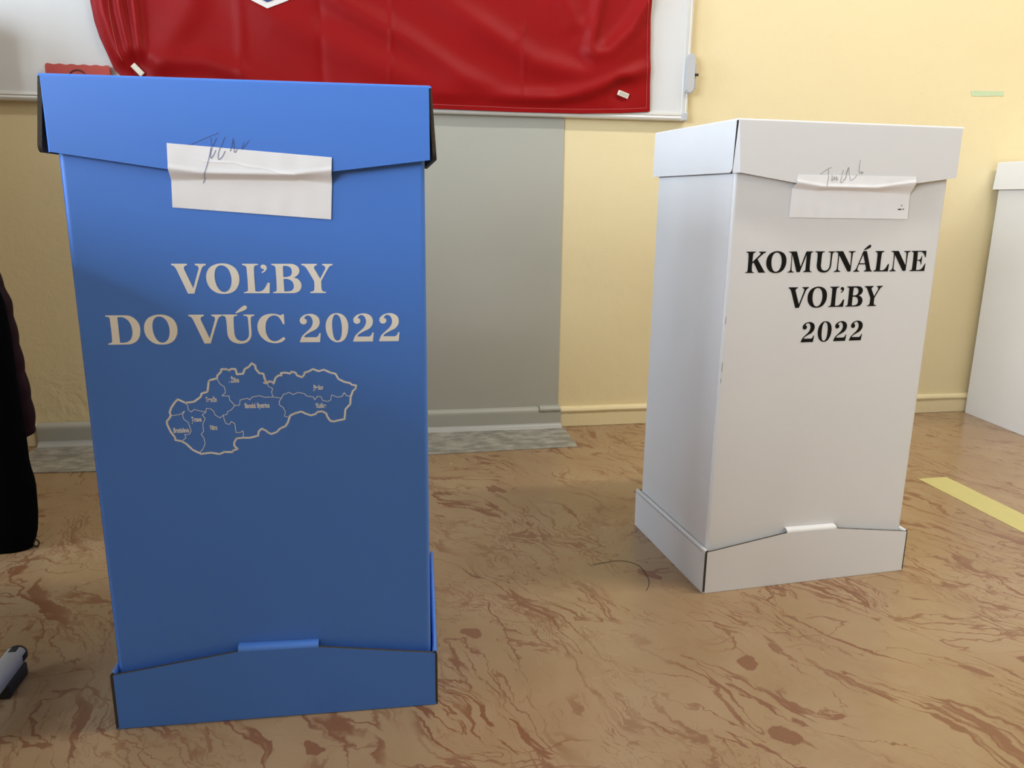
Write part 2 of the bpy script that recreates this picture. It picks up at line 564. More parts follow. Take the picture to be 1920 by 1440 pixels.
HAIR = [[-0.066, -1.02], [-0.0036, -1.0292], [0.0594, -1.0181], [0.0931, -1.0436], [0.0971, -1.0934], [0.0897, -1.1274], [0.0745, -1.1544]]
GLYPHS = '{"V":[[[0,391,0],[200,391,0],[197,372,0],[169,361,1],[155,337,1],[163,304,0],[253,70,0],[334,310,0],[339,337,1],[329,360,1],[298,371,0],[294,391,0],[435,391,0],[431,372,0],[397,355,1],[374,320,1],[261,0,0],[181,0,0],[61,317,0],[43,349,1],[27,364,1],[3,373,0]]],"O":[[[211,397,1],[293,385,1],[365,344,1],[408,274,1],[419,192,1],[404,116,1],[361,46,1],[292,5,1],[204,-6,1],[118,10,1],[50,60,1],[10,130,1],[0,215,1],[16,287,1],[59,347,1],[130,384,1]],[[209,370,1],[255,353,1],[294,306,1],[316,230,1],[318,167,1],[304,97,1],[277,50,1],[239,24,1],[206,20,1],[168,37,1],[135,82,1],[113,149,1],[107,231,1],[116,294,1],[139,341,1],[170,364,1]]],"L":[[[0,391,0],[201,391,0],[200,374,0],[162,365,1],[146,334,1],[148,27,0],[212,27,1],[262,58,1],[310,141,0],[340,141,0],[329,0,0],[0,2,0],[1,19,0],[39,27,1],[53,55,1],[52,334,1],[39,362,1],[2,374,0]]],"caron":[[[270,381,1],[304,364,1],[311,330,1],[291,296,1],[250,269,0],[236,281,0],[266,299,1],[276,321,0],[254,325,1],[235,340,1],[233,360,1],[248,377,1]]],"B":[[[0,391,0],[212,391,0],[288,385,1],[344,350,1],[360,299,1],[340,250,1],[282,207,0],[328,192,1],[366,150,1],[378,97,1],[357,42,1],[310,9,1],[235,0,0],[3,1,0],[4,16,0],[38,24,1],[53,50,1],[52,338,1],[41,362,1],[2,375,0]],[[149,362,0],[199,363,1],[243,343,1],[261,299,1],[255,254,1],[225,225,1],[148,215,0]],[[148,189,0],[202,189,1],[253,163,1],[275,117,1],[273,68,1],[246,36,1],[200,25,1],[150,25,0]]],"Y":[[[0,391,0],[204,391,0],[202,373,0],[175,362,1],[164,339,1],[178,306,0],[238,193,0],[302,309,0],[311,336,1],[302,360,1],[274,373,0],[272,390,0],[410,390,0],[408,373,0],[375,362,1],[349,332,1],[251,162,0],[251,60,1],[263,28,1],[309,17,0],[306,0,0],[99,1,0],[100,16,0],[139,26,1],[155,50,1],[157,162,0],[66,329,1],[37,362,1],[3,373,0]]],"D":[[[0,391,0],[241,390,0],[310,379,1],[376,330,1],[414,259,1],[418,181,1],[400,104,1],[356,42,1],[288,8,1],[216,1,0],[2,0,0],[4,19,0],[40,27,1],[54,50,1],[53,339,1],[44,365,1],[4,372,0]],[[148,364,0],[215,363,1],[265,334,1],[301,279,1],[317,208,1],[315,144,1],[294,79,1],[255,41,1],[207,27,1],[151,25,0]]],"U":[[[0,391,0],[203,389,0],[198,371,0],[165,365,1],[152,342,1],[149,162,0],[154,103,1],[181,52,1],[234,29,1],[292,42,1],[330,89,1],[339,160,0],[335,332,1],[326,362,1],[284,370,0],[281,388,0],[424,387,0],[421,369,0],[387,361,1],[375,335,1],[372,144,0],[359,73,1],[316,18,1],[253,-6,1],[174,-3,1],[104,29,1],[65,93,1],[57,179,0],[53,339,1],[37,367,1],[2,372,0]]],"acute":[[[178,413,0],[282,501,1],[315,508,1],[334,486,1],[318,456,1],[190,405,0]]],"C":[[[354,389,0],[356,253,0],[334,253,0],[310,311,1],[272,358,1],[219,372,1],[160,347,1],[120,286,1],[105,205,1],[111,127,1],[143,57,1],[192,23,1],[244,24,1],[296,51,1],[334,79,0],[360,55,0],[316,15,1],[256,-6,1],[191,-5,1],[112,19,1],[43,81,1],[8,152,1],[0,229,1],[20,298,1],[63,356,1],[126,386,1],[199,397,1],[256,390,1],[312,371,0],[334,388,0]]],"2":[[[71,327,0],[91,356,1],[122,368,1],[160,351,1],[183,297,1],[179,248,1],[149,194,1],[97,145,1],[36,87,1],[15,46,1],[0,0,0],[269,0,0],[284,126,0],[262,122,0],[249,89,1],[221,68,0],[59,70,0],[79,99,1],[147,140,1],[226,181,1],[267,234,1],[277,288,1],[260,342,1],[211,380,1],[150,391,1],[81,377,1],[29,340,1],[13,303,1],[22,266,1],[55,247,1],[91,257,1],[107,288,1],[97,316,1]]],"0":[[[150,397,1],[219,381,1],[272,331,1],[299,251,1],[297,167,1],[275,83,1],[226,17,1],[150,-6,1],[77,19,1],[25,82,1],[1,162,1],[0,238,1],[22,313,1],[79,379,1]],[[145,378,1],[183,353,1],[206,286,1],[214,194,1],[207,101,1],[187,42,1],[153,16,1],[117,35,1],[95,94,1],[86,187,1],[87,270,1],[101,337,1],[121,370,1]]],"K":[[[0,391,0],[194,390,0],[192,374,0],[157,365,1],[143,342,1],[140,203,0],[290,341,0],[288,363,1],[255,374,0],[258,390,0],[405,389,0],[403,373,0],[353,351,1],[239,253,0],[386,46,0],[398,27,1],[425,12,0],[422,3,0],[282,4,0],[165,191,0],[138,173,0],[142,48,1],[160,19,1],[193,11,0],[194,0,0],[3,2,0],[6,13,0],[41,24,1],[53,49,1],[48,342,1],[34,365,1],[3,375,0]]],"M":[[[0,388,0],[163,391,0],[271,109,0],[364,390,0],[512,389,0],[510,375,0],[478,364,1],[467,330,1],[471,55,1],[487,25,1],[521,15,0],[523,3,0],[328,5,0],[331,17,0],[370,33,1],[379,63,1],[375,323,0],[266,8,0],[196,5,0],[75,333,0],[85,59,1],[100,25,1],[138,15,0],[139,0,0],[0,0,0],[3,13,0],[46,29,1],[60,63,1],[56,340,1],[44,362,1],[4,370,0]]],"N":[[[0,390,0],[166,391,0],[356,117,0],[349,318,1],[340,357,1],[291,373,0],[289,389,0],[440,390,0],[440,376,0],[394,363,1],[384,331,1],[377,9,0],[308,5,0],[92,313,0],[96,61,1],[112,31,1],[150,18,0],[150,2,0],[7,0,0],[9,16,0],[51,32,1],[68,68,1],[64,339,1],[46,365,1],[6,374,0]]],"A":[[[177,391,0],[254,391,0],[371,65,0],[391,29,1],[418,17,0],[420,2,0],[235,4,0],[236,21,0],[268,30,1],[276,56,1],[247,139,0],[114,140,0],[90,68,1],[95,32,1],[138,15,0],[136,2,0],[0,0,0],[2,16,0],[39,36,1],[64,75,1]],[[182,323,0],[240,162,0],[122,163,0]]],"E":[[[0,391,0],[336,391,0],[340,267,0],[322,267,0],[291,321,1],[249,360,1],[203,372,0],[141,370,0],[151,217,0],[195,221,1],[226,248,1],[242,290,0],[255,294,0],[258,127,0],[240,127,0],[229,170,1],[194,197,1],[149,198,0],[153,22,0],[211,24,1],[271,44,1],[336,146,0],[352,145,0],[345,0,0],[5,0,0],[7,16,0],[45,27,1],[54,58,1],[48,338,1],[35,365,1],[4,371,0]]]}'
MAPDATA = '{"out":[[1238,4942],[1332,4891],[1446,4904],[1535,4968],[1553,5016],[1631,5039],[1656,5177],[1673,5201],[1766,5223],[1776,5264],[1825,5311],[1835,5351],[1911,5347],[1932,5330],[1964,5352],[2017,5348],[2032,5275],[2112,5281],[2139,5346],[2194,5377],[2236,5425],[2279,5392],[2284,5343],[2326,5285],[2380,5276],[2391,5210],[2411,5161],[2380,5148],[2418,5141],[2451,5168],[2489,5159],[2506,5134],[2538,5216],[2579,5248],[2617,5247],[2611,5280],[2674,5287],[2735,5272],[2752,5298],[2806,5284],[2827,5243],[2888,5217],[2921,5249],[2930,5282],[2985,5297],[3042,5329],[3118,5298],[3190,5318],[3275,5275],[3345,5257],[3381,5182],[3459,5139],[3538,5120],[3561,5095],[3620,5085],[3607,5035],[3574,5011],[3539,4919],[3531,4819],[3461,4744],[3443,4601],[3359,4586],[3294,4571],[3247,4581],[3209,4641],[3195,4692],[3141,4724],[3077,4716],[3052,4688],[2988,4668],[2926,4691],[2856,4727],[2768,4704],[2704,4672],[2667,4572],[2633,4522],[2561,4491],[2511,4441],[2438,4413],[2393,4437],[2371,4463],[2310,4495],[2269,4457],[2257,4395],[2146,4368],[2053,4371],[1967,4365],[1932,4307],[1929,4257],[1972,4213],[1908,4190],[1899,4169],[1791,4173],[1727,4145],[1612,4169],[1480,4157],[1377,4216],[1293,4312],[1235,4350],[1160,4366],[1156,4408],[1109,4485],[1073,4585],[1069,4635],[1103,4675],[1129,4716],[1118,4765],[1146,4830],[1197,4902]],"ins":[[[1766,5223],[1798,5149],[1856,5099],[1866,5025],[1816,4977],[1908,4975],[1912,4917],[1975,4838],[2037,4840],[2050,4914],[2151,4936],[2173,4911],[2214,4951],[2307,4969],[2376,4944],[2492,4945],[2600,4925],[2626,4975],[2706,5006],[2759,4975],[2831,5003],[2916,4981],[2938,4951],[3031,4932],[3045,4890],[3087,4939],[3134,4933],[3155,4878],[3226,4863],[3267,4884],[3278,4956],[3356,4921],[3420,4931],[3453,4985],[3484,4938],[3535,4936]],[[2418,5141],[2439,5095],[2491,5064],[2472,5011],[2492,4945]],[[2600,4925],[2566,4876],[2571,4826],[2616,4792],[2644,4724],[2625,4666],[2695,4647]],[[1332,4891],[1359,4849],[1362,4792],[1397,4761],[1438,4793],[1587,4753],[1598,4805],[1651,4800],[1694,4758],[1706,4708],[1771,4665],[1813,4705],[1859,4712],[1877,4753],[1925,4777],[1975,4838]],[[1587,4753],[1538,4713],[1572,4662],[1536,4588],[1539,4480],[1502,4439],[1536,4379],[1545,4303],[1508,4220],[1467,4184]],[[1129,4712],[1251,4729],[1312,4776],[1280,4720],[1291,4662],[1347,4610],[1376,4493],[1349,4444],[1288,4442],[1300,4395],[1259,4360]],[[1813,4705],[1823,4630],[1842,4579],[1888,4570],[1914,4611],[1958,4576],[1965,4450],[2019,4448],[2059,4472],[2063,4413],[2045,4371]]],"lab":[["Žilina",1944,5163,2055],["Prešov",3041,5035,3170],["Košice",3067,4775,3199],["Banská Bystrica",2108,4797,2436],["Trenčín",1597,4896,1743],["Trnava",1391,4621,1524],["Nitra",1629,4497,1724],["Bratislava",1145,4472,1351]],"dot":[[1926,5168],[3043,5023],[3058,4827],[2107,4846],[1613,4961],[1400,4600],[1630,4555]]}'
# ------------------------------------------------------------------ grey vinyl sheet on wall, skirting and floor
gv = empty('grey_vinyl_sheet', (-0.5, 0.0, 0.0), 0, 'grey vinyl sheet covering wall and skirting and folded onto floor behind the blue box', 'wall covering')
GX = 0.163


def rel(o, parent):
    o.location = -Vector(parent.location)
    return o


bm = bmesh.new()
nx, nz = 60, 40
x0, x1, z0, z1 = -1.15, GX, 0.0725, 1.0085
rows = []
for j in range(nz + 1):
    row = []
    for i in range(nx + 1):
        x = x0 + (x1 - x0) * i / nx
        z = z0 + (z1 - z0) * j / nz
        if i == nx:
            x += -0.0045 * (z - 0.06) / 0.95 + 0.0006 * noise.noise(Vector((0, 0, z * 9)))
        y = 0.0075 - 0.0014 * noise.noise(Vector((x * 3, 2, z * 2.5)))
        row.append(bm.verts.new((x, min(y, 0.009), z)))
    rows.append(row)
for a, b in zip(rows, rows[1:]):
    for i in range(nx):
        bm.faces.new((a[i], a[i + 1], b[i + 1], b[i]))
rel(from_bm('wall_panel', bm, [M_GREYVINYL], gv, True), gv)


def profile_strip(name, prof, x0, x1, mat, n=40, jit=0.0, smooth=True):
    bm = bmesh.new()
    rows = []
    for i in range(n + 1):
        x = x0 + (x1 - x0) * i / n
        j = jit * noise.noise(Vector((x * 4, 5, 1)))
        rows.append([bm.verts.new((x, y + j, z)) for y, z in prof])
    for a, b in zip(rows, rows[1:]):
        for k in range(len(prof) - 1):
            bm.faces.new((a[k], b[k], b[k + 1], a[k + 1]))
    o = from_bm(name, bm, [mat], gv, smooth)
    return rel(o, gv)


profile_strip('skirting_cover', [(0.0082, 0.0722), (0.002, 0.0712), (-0.0065, 0.0665), (-0.0092, 0.0615), (-0.0099, 0.056), (-0.0096, 0.050), (-0.0086, 0.018)], -1.476, GX + 0.006, M_GREYVINYL, 60, 0.0008)
profile_strip('rolled_lip', [(0.0078, 0.0745), (-0.004, 0.0745), (-0.0125, 0.069), (-0.0138, 0.061), (-0.0105, 0.0570)], 0.095, GX + 0.004, M_GREYVINYL, 8, 0.0004)
profile_strip('edge_strip', [(-0.0078, 0.0185), (-0.0105, 0.0115), (-0.016, 0.0065), (-0.024, 0.0035), (-0.025, 0.001)], -1.476, GX + 0.008, M_STRIP, 60, 0.0012)
bm = bmesh.new()
slab(bm, [(0.178, -0.0245), (0.1725, -0.2295), (-0.06, -0.237), (-0.296, -0.2455), (-0.75, -0.256), (-1.246, -0.2665), (-1.40, -0.257), (-1.49, -0.19), (-1.478, -0.0245)],
     lambda u, v: (u, v, 0.0026), lambda u, v: (u, v, 0.0003), 0, 0)
rel(from_bm('floor_flap', bm, [M_GREYFLAP], gv), gv)

# ------------------------------------------------------------------ whiteboard
wb = empty('whiteboard', (-0.5, 0.01, 1.0095), 0, 'white magnetic board in aluminium frame hanging above the boxes behind the red flag', 'whiteboard')
BX0, BX1, BZ0, BZ1 = -1.57, 0.5555, 1.0095, 2.21


def wpart(name, bm, mats, parent=None, smooth=False):
    o = from_bm(name, bm, mats, parent or wb, smooth)
    o.location = -Vector(wb.location) if parent in (None, wb) else (0, 0, 0)
    return o


bm = bmesh.new(); box(bm, BX0 + 0.01, BX1 - 0.01, -0.0145, 0.0085, BZ0 + 0.008, BZ1 - 0.008); wpart('board_panel', bm, [M_BOARD])
bm = bmesh.new()
prof = [(0.0095, 0.0), (-0.014, 0.0), (-0.019, 0.003), (-0.0205, 0.008), (-0.019, 0.0125), (-0.0205, 0.016), (-0.0195, 0.0235), (-0.0145, 0.0255)]
for zb, sg in ((BZ0, 1), (BZ1, -1)):
    r = [[bm.verts.new((x, y, zb + sg * z)) for y, z in prof] for x in (BX0, BX1)]
    for k in range(len(prof) - 1):
        bm.faces.new((r[0][k], r[1][k], r[1][k + 1], r[0][k + 1]))
for xb, sg in ((BX1, -1), (BX0, 1)):
    r = [[bm.verts.new((xb + sg * z * 0.88, y, zz)) for y, z in prof] for zz in (BZ0, BZ1)]
    for k in range(len(prof) - 1):
        bm.faces.new((r[0][k], r[1][k], r[1][k + 1], r[0][k + 1]))
wpart('frame', bm, [M_ALU])
for xb in (BX0, BX1):
    for zb in (BZ0, BZ1):
        bm = bmesh.new()
        sx = 1 if xb == BX1 else -1
        sz = 1 if zb == BZ1 else -1
        box(bm, min(xb - 0.022 * sx, xb + 0.001 * sx), max(xb - 0.022 * sx, xb + 0.001 * sx), -0.0225, 0.0094,
            min(zb - 0.027 * sz, zb + 0.001 * sz), max(zb - 0.027 * sz, zb + 0.001 * sz))
        bevel_all(bm, 0.004, 2)
        tag(wpart('corner_cap', bm, [M_GREYPLASTIC]), 'grey plastic corner cap')
# rounded grey clip on the right-hand frame
bm = bmesh.new()
cx, zc0, zc1, rr = 0.5525, 1.103, 1.197, 0.0125
poly = [(cx + rr * math.cos(a), zc1 + rr * math.sin(a)) for a in [math.pi * k / 10 for k in range(11)]] + \
       [(cx - rr * math.cos(a), zc0 - rr * math.sin(a)) for a in [math.pi * k / 10 for k in range(11)]]
slab(bm, poly, lambda u, v: (u, -0.034, v), lambda u, v: (u, -0.0215, v), 0, 0)
bmesh.ops.bevel(bm, geom=[e for e in bm.edges if all(abs(v.co.y + 0.034) < 1e-5 for v in e.verts)], offset=0.003, segments=2, affect='EDGES')
clip = tag(wpart('frame_clip', bm, [M_GREYPLASTIC]), 'rounded grey plastic clip on the right edge of the frame')
bm = bmesh.new(); box(bm, 0.5570, 0.5725, -0.029, -0.004, 1.106, 1.178); bevel_all(bm, 0.002, 1)
wpart('clip_block', bm, [M_GREYPLASTIC], clip)
bm = bmesh.new(); box(bm, 0.566, 0.5775, -0.0335, -0.0285, 1.1435, 1.1505); wpart('clip_knob', bm, [M_BLACKPLASTIC], clip)

# ------------------------------------------------------------------ flag
XL = [(1.028, -1.085), (1.06, -1.11), (1.098, -1.1466), (1.139, -1.1605), (1.18, -1.1756), (1.2205, -1.1851), (1.274, -1.1905), (1.36, -1.193), (2.10, -1.19)]
XR = [(1.033, 0.4265), (1.19, 0.4185), (1.356, 0.4091), (2.10, 0.4085)]
BOT = [(-1.09, 1.030), (-0.6, 1.028), (-0.25, 1.0215), (0.0, 1.0195), (0.20, 1.021), (0.33, 1.026), (0.43, 1.0335)]
FOLDS = [  # polyline, height, half-width
    ([(-0.80, 1.47), (-0.62, 1.36), (-0.5, 1.29), (-0.3368, 1.212), (-0.18, 1.118), (-0.03, 1.062)], 0.016, 0.034),
    ([(-0.98, 1.45), (-0.7, 1.25), (-0.45, 1.15), (-0.25, 1.075), (-0.12, 1.045)], 0.013, 0.046),
    ([(-0.06, 1.060), (0.12, 1.062), (0.22, 1.088), (0.3362, 1.132), (0.42, 1.165)], 0.017, 0.024),
    ([(-0.30, 1.36), (-0.10, 1.25), (0.05, 1.165), (0.20, 1.135), (0.30, 1.165), (0.41, 1.27)], 0.014, 0.036),
    ([(0.275, 1.50), (0.250, 1.36), (0.232, 1.27), (0.222, 1.20)], 0.016, 0.020),
    ([(0.19, 1.215), (0.24, 1.195), (0.2813, 1.205), (0.35, 1.27), (0.41, 1.37), (0.43, 1.45)], 0.019, 0.026),
    ([(0.10, 1.50), (0.12, 1.38), (0.17, 1.28), (0.24, 1.24)], 0.008, 0.030),
    ([(-1.075, 1.10), (-0.99, 1.125), (-0.90, 1.13), (-0.80, 1.10), (-0.7, 1.05)], 0.014, 0.030),
    ([(-1.075, 1.10), (-1.00, 1.17), (-0.93, 1.27), (-0.90, 1.45)], 0.009, 0.040),
    ([(-1.165, 1.45), (-1.155, 1.25), (-1.135, 1.16), (-1.10, 1.08)], 0.018, 0.018),
    ([(-1.118, 1.45), (-1.112, 1.25), (-1.10, 1.16), (-1.085, 1.08)], 0.020, 0.012),
    ([(-1.078, 1.45), (-1.074, 1.25), (-1.072, 1.16), (-1.070, 1.08)], 0.020, 0.013),
    ([(-1.125, 1.14), (-1.10, 1.08), (-1.085, 1.02)], 0.010, 0.012),
    ([(-0.8, 1.5), (-0.80, 1.21), (-0.81, 1.02)], 0.003, 0.014),
    ([(-0.372, 1.5), (-0.374, 1.30), (-0.385, 1.08)], 0.0030, 0.005),
    ([(0.010, 1.5), (0.0117, 1.33), (0.022, 1.02)], 0.0030, 0.005),
    ([(-0.01, 1.215), (0.005, 1.235), (0.015, 1.26)], 0.004, 0.007),
]


def flag_y(x, z):
    y = 0.0
    for pl, hgt, wd in FOLDS:
        d, t = seg_dist(x, z, pl)
        if d < 4 * wd:
            y += hgt * math.exp(-(d / wd) ** 2) * sstep(-0.12, 0.22, t) * sstep(-0.12, 0.22, 1 - t)
    # the pressed crease in the middle
    y += 0.004 * (1 - math.exp(-abs(x + 0.578) / 0.012)) - 0.004
    y += 0.0035 * noise.noise(Vector((x * 5, z * 4, 1.0))) + 0.0035
    e = min(sstep(0.0, 0.05, z - 1.02), 1)
    for mx, mz in ((-1.084, 1.100), (0.335, 1.081)):
        y *= sstep(0.0, 0.05, math.hypot(x - mx, z - mz) - 0.012) * 0.97 + 0.03
    return -0.0215 - max(0.0, y) * (0.25 + 0.75 * e) - 0.001


bm = bmesh.new()
nx, nz = 260, 130
rows = []
for j in range(nz + 1):
    t = (j / nz)
    t = t * 0.55 if False else t
    row = []
    for i in range(nx + 1):
        u = i / nx
        zt = 1.03 + (2.10 - 1.03) * (t ** 1.5)
        xx = lerp_table(XL, zt) * (1 - u) + lerp_table(XR, zt) * u
        zb = lerp_table(BOT, xx)
        z = zb + (2.10 - zb) * (t ** 1.5)
        row.append(bm.verts.new((xx, flag_y(xx, z), z)))
    rows.append(row)
for a, b in zip(rows, rows[1:]):
    zc = (a[0].co.z + b[0].co.z) / 2
    mi = 0 if zc < 1.388 else (1 if zc < 1.744 else 2)
    for i in range(nx):
        f = bm.faces.new((a[i], a[i + 1], b[i + 1], b[i]))
        f.material_index = mi
flag = from_bm('flag', bm, [M_RED, M_FLAGWHITE, M_FLAGBLUE], None, True)
tag(flag, 'large red-bottomed cloth flag pinned across the whiteboard by magnets', 'flag')


def on_flag(off):
    return lambda u, v: (u, flag_y(u, v) - off, v)


def hem_pts(ins, lo=0.0):
    b = [(x, lerp_table(BOT, x) + ins) for x in [-1.06 + k * (1.06 + lerp_table(XR, 1.04) - ins) / 80 for k in range(81)]]
    r = [(lerp_table(XR, z) - ins, z) for z in [b[-1][1] + k * 0.02 for k in range(1, 53)]]
    return b + r


bm = bmesh.new(); ribbon(bm, hem_pts(0.0060), 0.0115, on_flag(0.0011), joints=False); from_bm('hem', bm, [M_RED], flag)
bm = bmesh.new(); ribbon(bm, hem_pts(0.0120), 0.0011, on_flag(0.0016), joints=False); from_bm('stitching', bm, [M_STITCH], flag)
bm = bmesh.new(); ribbon(bm, smooth_line([(-1.142, 1.45), (-1.1415, 1.27), (-1.136, 1.20), (-1.128, 1.15), (-1.118, 1.12)]), 0.0011, on_flag(0.0014), joints=False); from_bm('stitching', bm, [M_STITCH], flag)
# shield emblem
SHW = [(0, 0.0), (0.0255, 0.056), (0.06, 0.108), (0.12, 0.165), (0.20, 0.200), (0.30, 0.215), (0.53, 0.215)]
SX, SZ = -0.7215, 1.2735


def shield(name, dz, height, inset, off, mat, top=None, n=60, m=24):
    bm = bmesh.new()
    rows = []
    for j in range(n + 1):
        h = height * (j / n) ** 1.4
        row = []
        for i in range(m + 1):
            s = -1 + 2 * i / m
            w = lerp_table(SHW, h * (0.215 / (0.215 - inset)) if inset else h) * ((0.215 - inset) / 0.215)
            x = SX + s * w
            zz = SZ + dz + h
            if top is not None:
                zz = min(zz, SZ + dz + top(x - SX))
            row.append(bm.verts.new((x, flag_y(x, zz) - off, zz)))
        rows.append(row)
    for a, b in zip(rows, rows[1:]):
        for i in range(m):
            try:
                bm.faces.new((a[i], a[i + 1], b[i + 1], b[i]))
            except ValueError:
                pass
    bmesh.ops.remove_doubles(bm, verts=bm.verts[:], dist=1e-6)
    return from_bm(name, bm, [mat], flag, True)


shield('emblem_border', 0.0, 0.53, 0, 0.0025, M_SHIELD_WHITE)
shield('emblem_field', 0.0165, 0.495, 0.018, 0.0036, M_RED)
shield('emblem_hills', 0.0165, 0.20, 0.018, 0.0047, M_SHIELD_BLUE, lambda u: 0.13 + 0.05 * max(0, math.cos(u * 22)) if abs(u) < 0.07 else 0.10 + 0.03 * max(0, math.cos((abs(u) - 0.13) * 22)))
bm = bmesh.new()
ribbon(bm, [(SX, SZ + 0.17 + 0.03 * k) for k in range(11)], 0.035, on_flag(0.0058), joints=False)
ribbon(bm, [(SX - 0.085 + 0.017 * k, SZ + 0.30) for k in range(11)], 0.035, on_flag(0.0062), joints=False)
ribbon(bm, [(SX - 0.065 + 0.013 * k, SZ + 0.39) for k in range(11)], 0.035, on_flag(0.0062), joints=False)
from_bm('emblem_cross', bm, [M_SHIELD_WHITE], flag)


def magnet(cx, cz, ang, label, y):
    o = empty('magnet', (cx, y, cz), 0, label, 'magnet', 'magnets pinning the flag')
    L2, W2 = 0.0180, 0.0076
    ca, sa = math.cos(ang), math.sin(ang)
    bm = bmesh.new()
    box(bm, -L2, L2, -0.007, 0.0, -W2, W2)
    bevel_all(bm, 0.0012, 2)
    bm.transform(Matrix.Rotation(-ang, 4, 'Y'))
    from_bm('body', bm, [M_MAGNET], o)
    bm = bmesh.new()
    box(bm, -L2 + 0.004, L2 - 0.0025, -0.0074, -0.0066, -W2 + 0.0025, W2 - 0.0025)
    bm.transform(Matrix.Rotation(-ang, 4, 'Y'))
    from_bm('inset', bm, [M_MAGNET_IN], o)
    return o


mg = magnet(-1.0835, 1.0995, math.radians(-47), 'cream magnet pinning the lower left corner of the flag above the blue box', -0.0255)
for ch in mg.children:
    if ch.name.startswith('inset'):
        ch.data.materials[0] = M_MAGNET
magnet(0.335, 1.0812, math.radians(-18.5), 'cream magnet pinning the lower right corner of the flag', -0.0255)

# red plastic piece with a wavy top edge, standing on the frame of the board
rp = empty('red_panel', (-1.24, -0.024, 1.036), 0, 'orange-red plastic panel with wavy top edge on the whiteboard behind the blue box', 'panel')
bm = bmesh.new()
px0, px1, pz0, pz1 = -0.082, 0.084, 0.0, 0.0705
poly = [(px0, pz0), (px1, pz0)]
N = 60
for k in range(N + 1):
    x = px1 + (px0 - px1) * k / N
    z = pz1 + 0.0012 * math.sin((x - px0) * 2 * math.pi / 0.031)
    e = min(x - px0, px1 - x)
    if e < 0.006:
        z -= 0.006 - math.sqrt(max(0, 0.006 ** 2 - (0.006 - e) ** 2))
    poly.append((x, z))
slab(bm, poly, lambda u, v: (u, -0.010, v), lambda u, v: (u, 0.0, v), 0, 0)
from_bm('plate', bm, [M_REDPLASTIC], rp)
bm = bmesh.new()
tube(bm, [(0.0 + 0.024 * math.cos(a), -0.0105, 0.0325 + 0.024 * math.sin(a)) for a in [2 * math.pi * k / 40 for k in range(40)]], 0.0022, 8, closed=True)
tag(from_bm('raised_ring', bm, [M_DARKRED], rp, True), 'dark red ring moulded on the plate')

# ------------------------------------------------------------------ tapes
bm = bmesh.new()
tp = [(1.583, 1.1385), (1.60, 1.1400), (1.65, 1.1395), (1.700, 1.1415), (1.7105, 1.141), (1.7115, 1.1250), (1.69, 1.1262), (1.64, 1.1225), (1.60, 1.1218), (1.5885, 1.1225), (1.585, 1.13)]
slab(bm, tp, lambda u, v: (u, 0.0088, v), lambda u, v: (u, 0.0098, v), 0, 0)
tag(from_bm('wall_tape', bm, [M_GREENTAPE]), 'short strip of pale green tape on the cream wall at upper right', 'tape')
bm = bmesh.new()
slab(bm, [(1.0630, -0.6450), (1.1550, -0.6440), (1.1600, -1.4), (1.1640, -2.3), (1.0720, -2.3), (1.0675, -1.02)], lambda u, v: (u, v, 0.0009), lambda u, v: (u, v, 0.0002), 0, 0)
tag(from_bm('floor_tape', bm, [M_FLOORTAPE]), 'yellow-green tape line stuck on the floor right of the white box', 'tape')

# a dark hair lying on the floor
bm = bmesh.new()
tube(bm, [(x, y, 0.0012) for x, y in smooth_line(HAIR[1:], 8)], 0.00045, 6)
tag(from_bm('hair', bm, [M_BLACKCLOTH]), 'thin curved dark hair on the floor left of the white box', 'hair')

# ------------------------------------------------------------------ ballot boxes
GLY = json.loads(GLYPHS)
MAPD = json.loads(MAPDATA)
UNIT = 0.0001
BW, BD, BH = 0.4704, 0.3474, 0.9047
DG = None


def hermite(c, sub=6):
    """contour with corner (0) and smooth (1) points -> polygon"""
    n = len(c)
    out = []
    for i in range(n):
        p, q = c[i], c[(i + 1) % n]
        if not p[2] and not q[2]:
            out.append((p[0], p[1]))
            continue
        chord = (q[0] - p[0], q[1] - p[1])
        lc = math.hypot(*chord)

        def tan(k):
            a, b, d = c[k - 1], c[k], c[(k + 1) % n]
            if not b[2]:
                return None
            t = (d[0] - a[0], d[1] - a[1])
            l = math.hypot(*t) or 1
            return (t[0] / l * lc, t[1] / l * lc)
        t0, t1 = tan(i), tan((i + 1) % n)
        if t0 is None:
            t0 = (2 * chord[0] - t1[0], 2 * chord[1] - t1[1]) if t1 else chord
            t0 = ((t0[0] + chord[0]) / 2, (t0[1] + chord[1]) / 2)
        if t1 is None:
            t1 = (2 * chord[0] - t0[0], 2 * chord[1] - t0[1])
            t1 = ((t1[0] + chord[0]) / 2, (t1[1] + chord[1]) / 2)
        for k in range(sub):
            s = k / sub
            h00, h10, h01, h11 = 2 * s ** 3 - 3 * s * s + 1, s ** 3 - 2 * s * s + s, -2 * s ** 3 + 3 * s * s, s ** 3 - s * s
            out.append((h00 * p[0] + h10 * t0[0] + h01 * q[0] + h11 * t1[0], h00 * p[1] + h10 * t0[1] + h01 * q[1] + h11 * t1[1]))
    return out


def glyph_mesh(name, lines, y, mat, parent):
    """lines: list of (baseline z, [(char, left x)]); one mesh per printed line"""
    for one in lines:
        glyph_line(name, [one], y, mat, parent)


